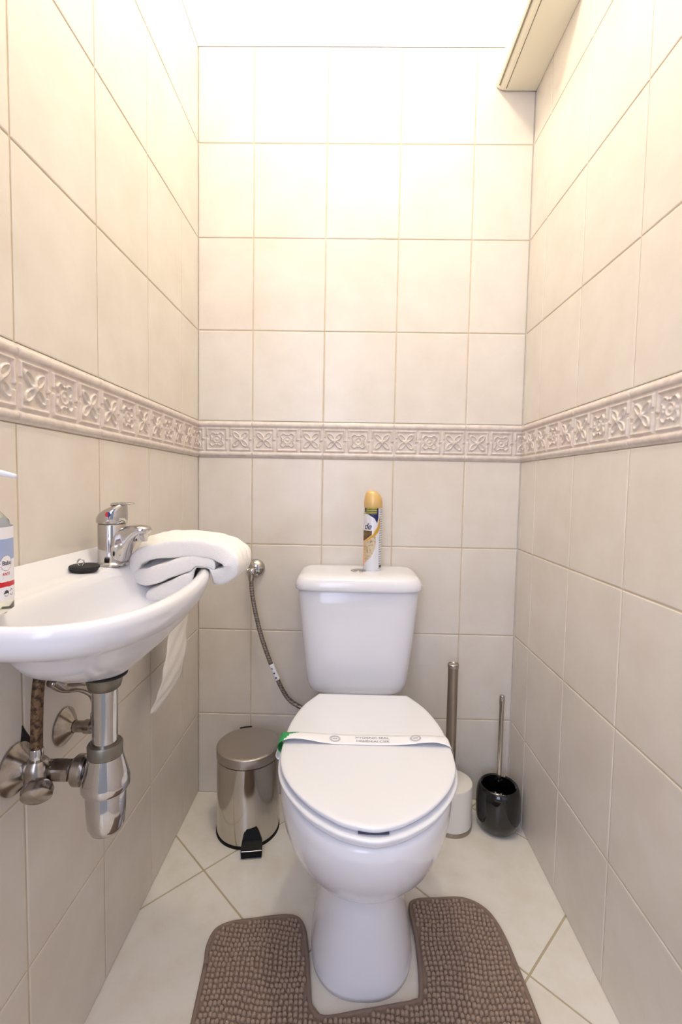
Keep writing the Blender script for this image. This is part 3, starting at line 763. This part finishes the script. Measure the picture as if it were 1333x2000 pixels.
# ------------------------------------------------------------------ cistern supply valve and hose
def supply():
    c = Vector((.167, -.0008, .672))
    t = thing('water_supply_valve', 'chrome wall valve with braided hose leading down behind the toilet', 'valve', c)
    lathe('wall_rosette', [(.0262, 0), (.0262, .003), (.024, .008), (.018, .014), (.011, .018), (.0, .019)], c, M_chrome, t, 40, axis=(0, -1, 0))
    lathe('valve_stem', [(.008, 0), (.008, .014), (.010, .015), (.010, .028), (.006, .031), (0, .032)], c + Vector((-.004, -.012, -.004)), M_chrome, t, 24, axis=(-.1, -1, 0))
    lathe('valve_tip', [(.006, 0), (.0075, .002), (.0075, .012), (.0, .013)], c + Vector((-.008, -.028, -.003)), M_chrome, t, 16, axis=(-1, -.3, .1))
    lathe('hose_nut', [(.0085, 0), (.0095, .004), (.0085, .016), (.007, .026)], c + Vector((-.006, -.032, -.004)), M_chrome_old, t, 24, axis=(-.05, 0, -1))
    pth = [(.1605, -.033, .648), (.1612, -.034, .625), (.1650, -.036, .597), (.1745, -.038, .550), (.1900, -.040, .490), (.2120, -.040, .425), (.2345, -.040, .372), (.252, -.040, .335), (.273, -.040, .305), (.309, -.042, .284), (.345, -.05, .28), (.375, -.06, .295)]
    tube('hose', pth, .0062, M_braid, t, 16)
    tube('hose_tag', [(.2190, -.040, .4075), (.2300, -.040, .382), (.2385, -.040, .3635)], .0072, M_palepaper, t, 16)
    for k, (x, z) in enumerate(((.2225, .397), (.2290, .384), (.2345, .371))):
        box('tag_print', (x - .002, -.0482, z - .0018), (x + .0025, -.0468, z + .0018), M_darktext if k else M_greytext, t)
supply()

# ------------------------------------------------------------------ pedal bin
def pedal_bin():
    cx, cy, R = .1765, -.131, .0815
    t = thing('pedal_bin', 'small round steel pedal bin between the toilet and the left wall', 'bin', (cx, cy, 0))
    lathe('base_ring', [(R - .004, 0), (R + .0015, 0), (R + .0015, .007), (R - .001, .008)], (cx, cy, .0), M_black, t, 64)
    lathe('bin_body', [(R - .003, 0), (R, .001), (R, .196), (R - .003, .197)], (cx, cy, .007), M_steel, t, 96)
    lathe('lid_gap', [(R - .003, 0), (R - .003, .004)], (cx, cy, .2025), M_black, t, 64)
    lid = lathe('bin_lid', [(R - .001, 0), (R + .0012, .001), (R + .0012, .0205), (R + .0002, .0230), (R - .0025, .0245), (R - .008, .0250), (0, .0255)], (cx, cy, .205), M_brushed, t, 96)
    a = [(R + .004) * Vector((cos(w), sin(w), 0)) for w in [math.radians(x) for x in (96, 104, 112, 118)]]
    tube('lid_hinge', [Vector((cx, cy, .2265)) + p for p in a], .0035, M_black, t, 8)
    # pedal: sloping black tongue with a steel edge
    d = Vector((.14, -1, 0)).normalized(); s = Vector((-d.y, d.x, 0)); o = Vector((cx + .016, cy, 0)) + d * (R - .001)
    def pt(a, b, z): p = o + s * a + d * b; return (p.x, p.y, z)
    prof = [(-.0135, .0, .052), (.0135, .0, .052), (-.0245, .010, .030), (.0245, .010, .030), (-.0262, .030, .020), (.0262, .030, .020), (-.0245, .032, .004), (.0245, .032, .004)]
    v = [pt(*q) for q in prof] + [pt(a, b - .012, z - .004 if z > .01 else z) for a, b, z in prof]
    f = [(0, 1, 3, 2), (2, 3, 5, 4), (4, 5, 7, 6), (8, 10, 11, 9), (10, 12, 13, 11), (12, 14, 15, 13), (0, 8, 9, 1), (6, 7, 15, 14)]
    for i in (0, 2, 4): f += [(i, i + 2, i + 10, i + 8), (i + 1, i + 9, i + 11, i + 3)]
    pd = fixn(link('pedal', v, f, M_black, t, smooth=False))
    tube('pedal_edge', [pt(-.0262, .0305, .0205), pt(0, .0312, .0205), pt(.0262, .0305, .0205)], .0012, M_chrome, pd, 8)
pedal_bin()

# ------------------------------------------------------------------ steel pole stand with white holder
def white_brush():
    cx, cy = .7225, -.100
    t = thing('toilet_brush_stand', 'white cylinder brush holder with tall brushed steel pole, half behind the toilet', 'toilet brush', (cx, cy, 0))
    lathe('base_ring', [(0, 0), (.0555, 0), (.0555, .010), (.053, .011)], (cx, cy, 0), M_pole, t, 64)
    lathe('holder', [(.053, 0), (.0548, .001), (.0548, .108), (.0535, .1112), (.050, .1125), (0, .113)], (cx, cy, .0105), M_whitecan, t, 64)
    lathe('handle', [(.0135, 0), (.0135, .312)], (cx - .006, cy, .123), M_pole, t, 40)
    lathe('handle_cap', [(.0137, 0), (.0150, .001), (.0150, .009), (.0135, .0105), (.0125, .0085), (0, .008)], (cx - .006, cy, .434), M_brushed, t, 40)
white_brush()

def black_brush():
    cx, cy = .8475, -.105
    t = thing('toilet_brush', 'glossy black ceramic toilet brush pot with thin steel handle in the right corner', 'toilet brush', (cx, cy, 0))
    lathe('pot', [(0, 0), (.036, 0), (.044, .003), (.052, .014), (.0568, .034), (.0580, .062), (.0572, .092), (.0545, .108), (.0505, .117), (.0462, .1195), (.0425, .116), (.041, .100), (.040, .05), (0, .045)], (cx, cy, .0), M_blackgloss, t, 72)
    lathe('collar', [(.0, 0), (.0115, 0), (.0125, .003), (.010, .006), (.0055, .007)], (cx, cy, .0885), M_chrome, t, 32)
    lathe('brush_head', [(0, 0), (.028, .004), (.03, .03), (.02, .04), (0, .041)], (cx, cy, .0465), M_black, t, 32)
    lathe('handle', [(.0064, 0), (.0064, .245), (.0070, .247), (.0070, .268), (.0058, .2715), (0, .272)], (cx, cy, .092), M_steel, t, 28)
black_brush()

# ------------------------------------------------------------------ bath mat
def bath_mat():
    t = thing('bath_mat', 'taupe chenille mat with cutout lying around the toilet foot', 'mat', (.47, -.65, 0))
    outer = [(.176, -.50), (.1705, -.465), (.177, -.432), (.205, -.4155), (.25, -.407), (.297, -.3985), (.334, -.3995), (.3525, -.422), (.3645, -.4775), (.372, -.53), (.380, -.566), (.404, -.5815),
             (.47, -.570), (.53, -.5585), (.562, -.5515), (.5765, -.537), (.583, -.4432), (.579, -.372), (.5915, -.3505), (.64, -.345), (.698, -.3425), (.7385, -.3662), (.7574, -.4145), (.7649, -.4991), (.769, -.60), (.771, -.74), (.768, -.86), (.745, -.893), (.70, -.90),
             (.5, -.905), (.30, -.91), (.235, -.905), (.205, -.875), (.198, -.78), (.190, -.66), (.183, -.58)]
    O = [p.to_2d() for p in catmull_closed([(x, y, 0) for x, y in outer], 5)]
    def inside(x, y):
        c = False; n = len(O)
        for i in range(n):
            a, b = O[i], O[i - 1]
            if (a.y > y) != (b.y > y) and x < (b.x - a.x) * (y - a.y) / (b.y - a.y) + a.x: c = not c
        return c
    def dist(x, y):
        p = Vector((x, y)); m = 9
        n = len(O)
        for i in range(n):
            a, b = O[i], O[i - 1]; ab = b - a; s = max(0, min(1, (p - a).dot(ab) / max(1e-12, ab.length_squared))); m = min(m, (p - a - ab * s).length)
        return m
    # backing slab
    bm = bmesh.new(); vs = [bm.verts.new((p.x, p.y, .0005)) for p in O]; fc = bm.faces.new(vs)
    r = bmesh.ops.extrude_face_region(bm, geom=[fc]); bmesh.ops.translate(bm, vec=(0, 0, .0085), verts=[e for e in r['geom'] if isinstance(e, bmesh.types.BMVert)])
    bmesh.ops.triangulate(bm, faces=[q for q in bm.faces if len(q.verts) > 4]); bmesh.ops.recalc_face_normals(bm, faces=bm.faces)
    me = bpy.data.meshes.new('backing'); bm.to_mesh(me); bm.free(); me.materials.append(M_hem)
    o = bpy.data.objects.new('backing', me); C.objects.link(o); o.parent = t; o.matrix_parent_inverse = Matrix.Translation(-t.location)
    hem = tube('hem', [(p.x, p.y, .0065) for p in O] + [(O[0].x, O[0].y, .0065)], .0050, M_hem, t, 12, curve=False)
    # chenille bobbles in slightly wandering rows
    rnd = random.Random(7); v = []; f = []
    px, py = .0084, .0097; a0 = -.035
    nr, ns = 4, 8
    for i in range(-5, 88):
        for j in range(-4, 68):
            gx = .16 + i * px; gy = -.335 - j * py
            x = .47 + (gx - .47) * cos(a0) - (gy + .6) * sin(a0); y = -.6 + (gx - .47) * sin(a0) + (gy + .6) * cos(a0)
            x += .0022 * sin(j * .55 + i * .21) + rnd.uniform(-.0010, .0010); y += .0028 * sin(i * .42 + j * .17) + rnd.uniform(-.0012, .0012)
            if not inside(x, y) or dist(x, y) < .0065: continue
            rx = px * .54 * rnd.uniform(.92, 1.1); ry = py * .50 * rnd.uniform(.92, 1.08); h = .0075 * rnd.uniform(.85, 1.15); z0 = .008
            th = rnd.uniform(-.25, .25); k = len(v)
            for q in range(nr):
                e = q / nr * pi / 2; cr = cos(e) ** .8; zz = z0 + h * sin(e)
                for s in range(ns):
                    w = 2 * pi * s / ns; ux, uy = rx * cr * cos(w), ry * cr * sin(w)
                    v.append((x + ux * cos(th) - uy * sin(th), y + ux * sin(th) + uy * cos(th), zz))
            v.append((x, y, z0 + h))
            for q in range(nr - 1):
                for s in range(ns): b = k + q * ns; f.append((b + s, b + (s + 1) % ns, b + ns + (s + 1) % ns, b + ns + s))
            b = k + (nr - 1) * ns
            for s in range(ns): f.append((b + s, b + (s + 1) % ns, k + nr * ns))
    pile = link('pile', v, f, M_matfab, t); pile['kind'] = 'stuff'
bath_mat()
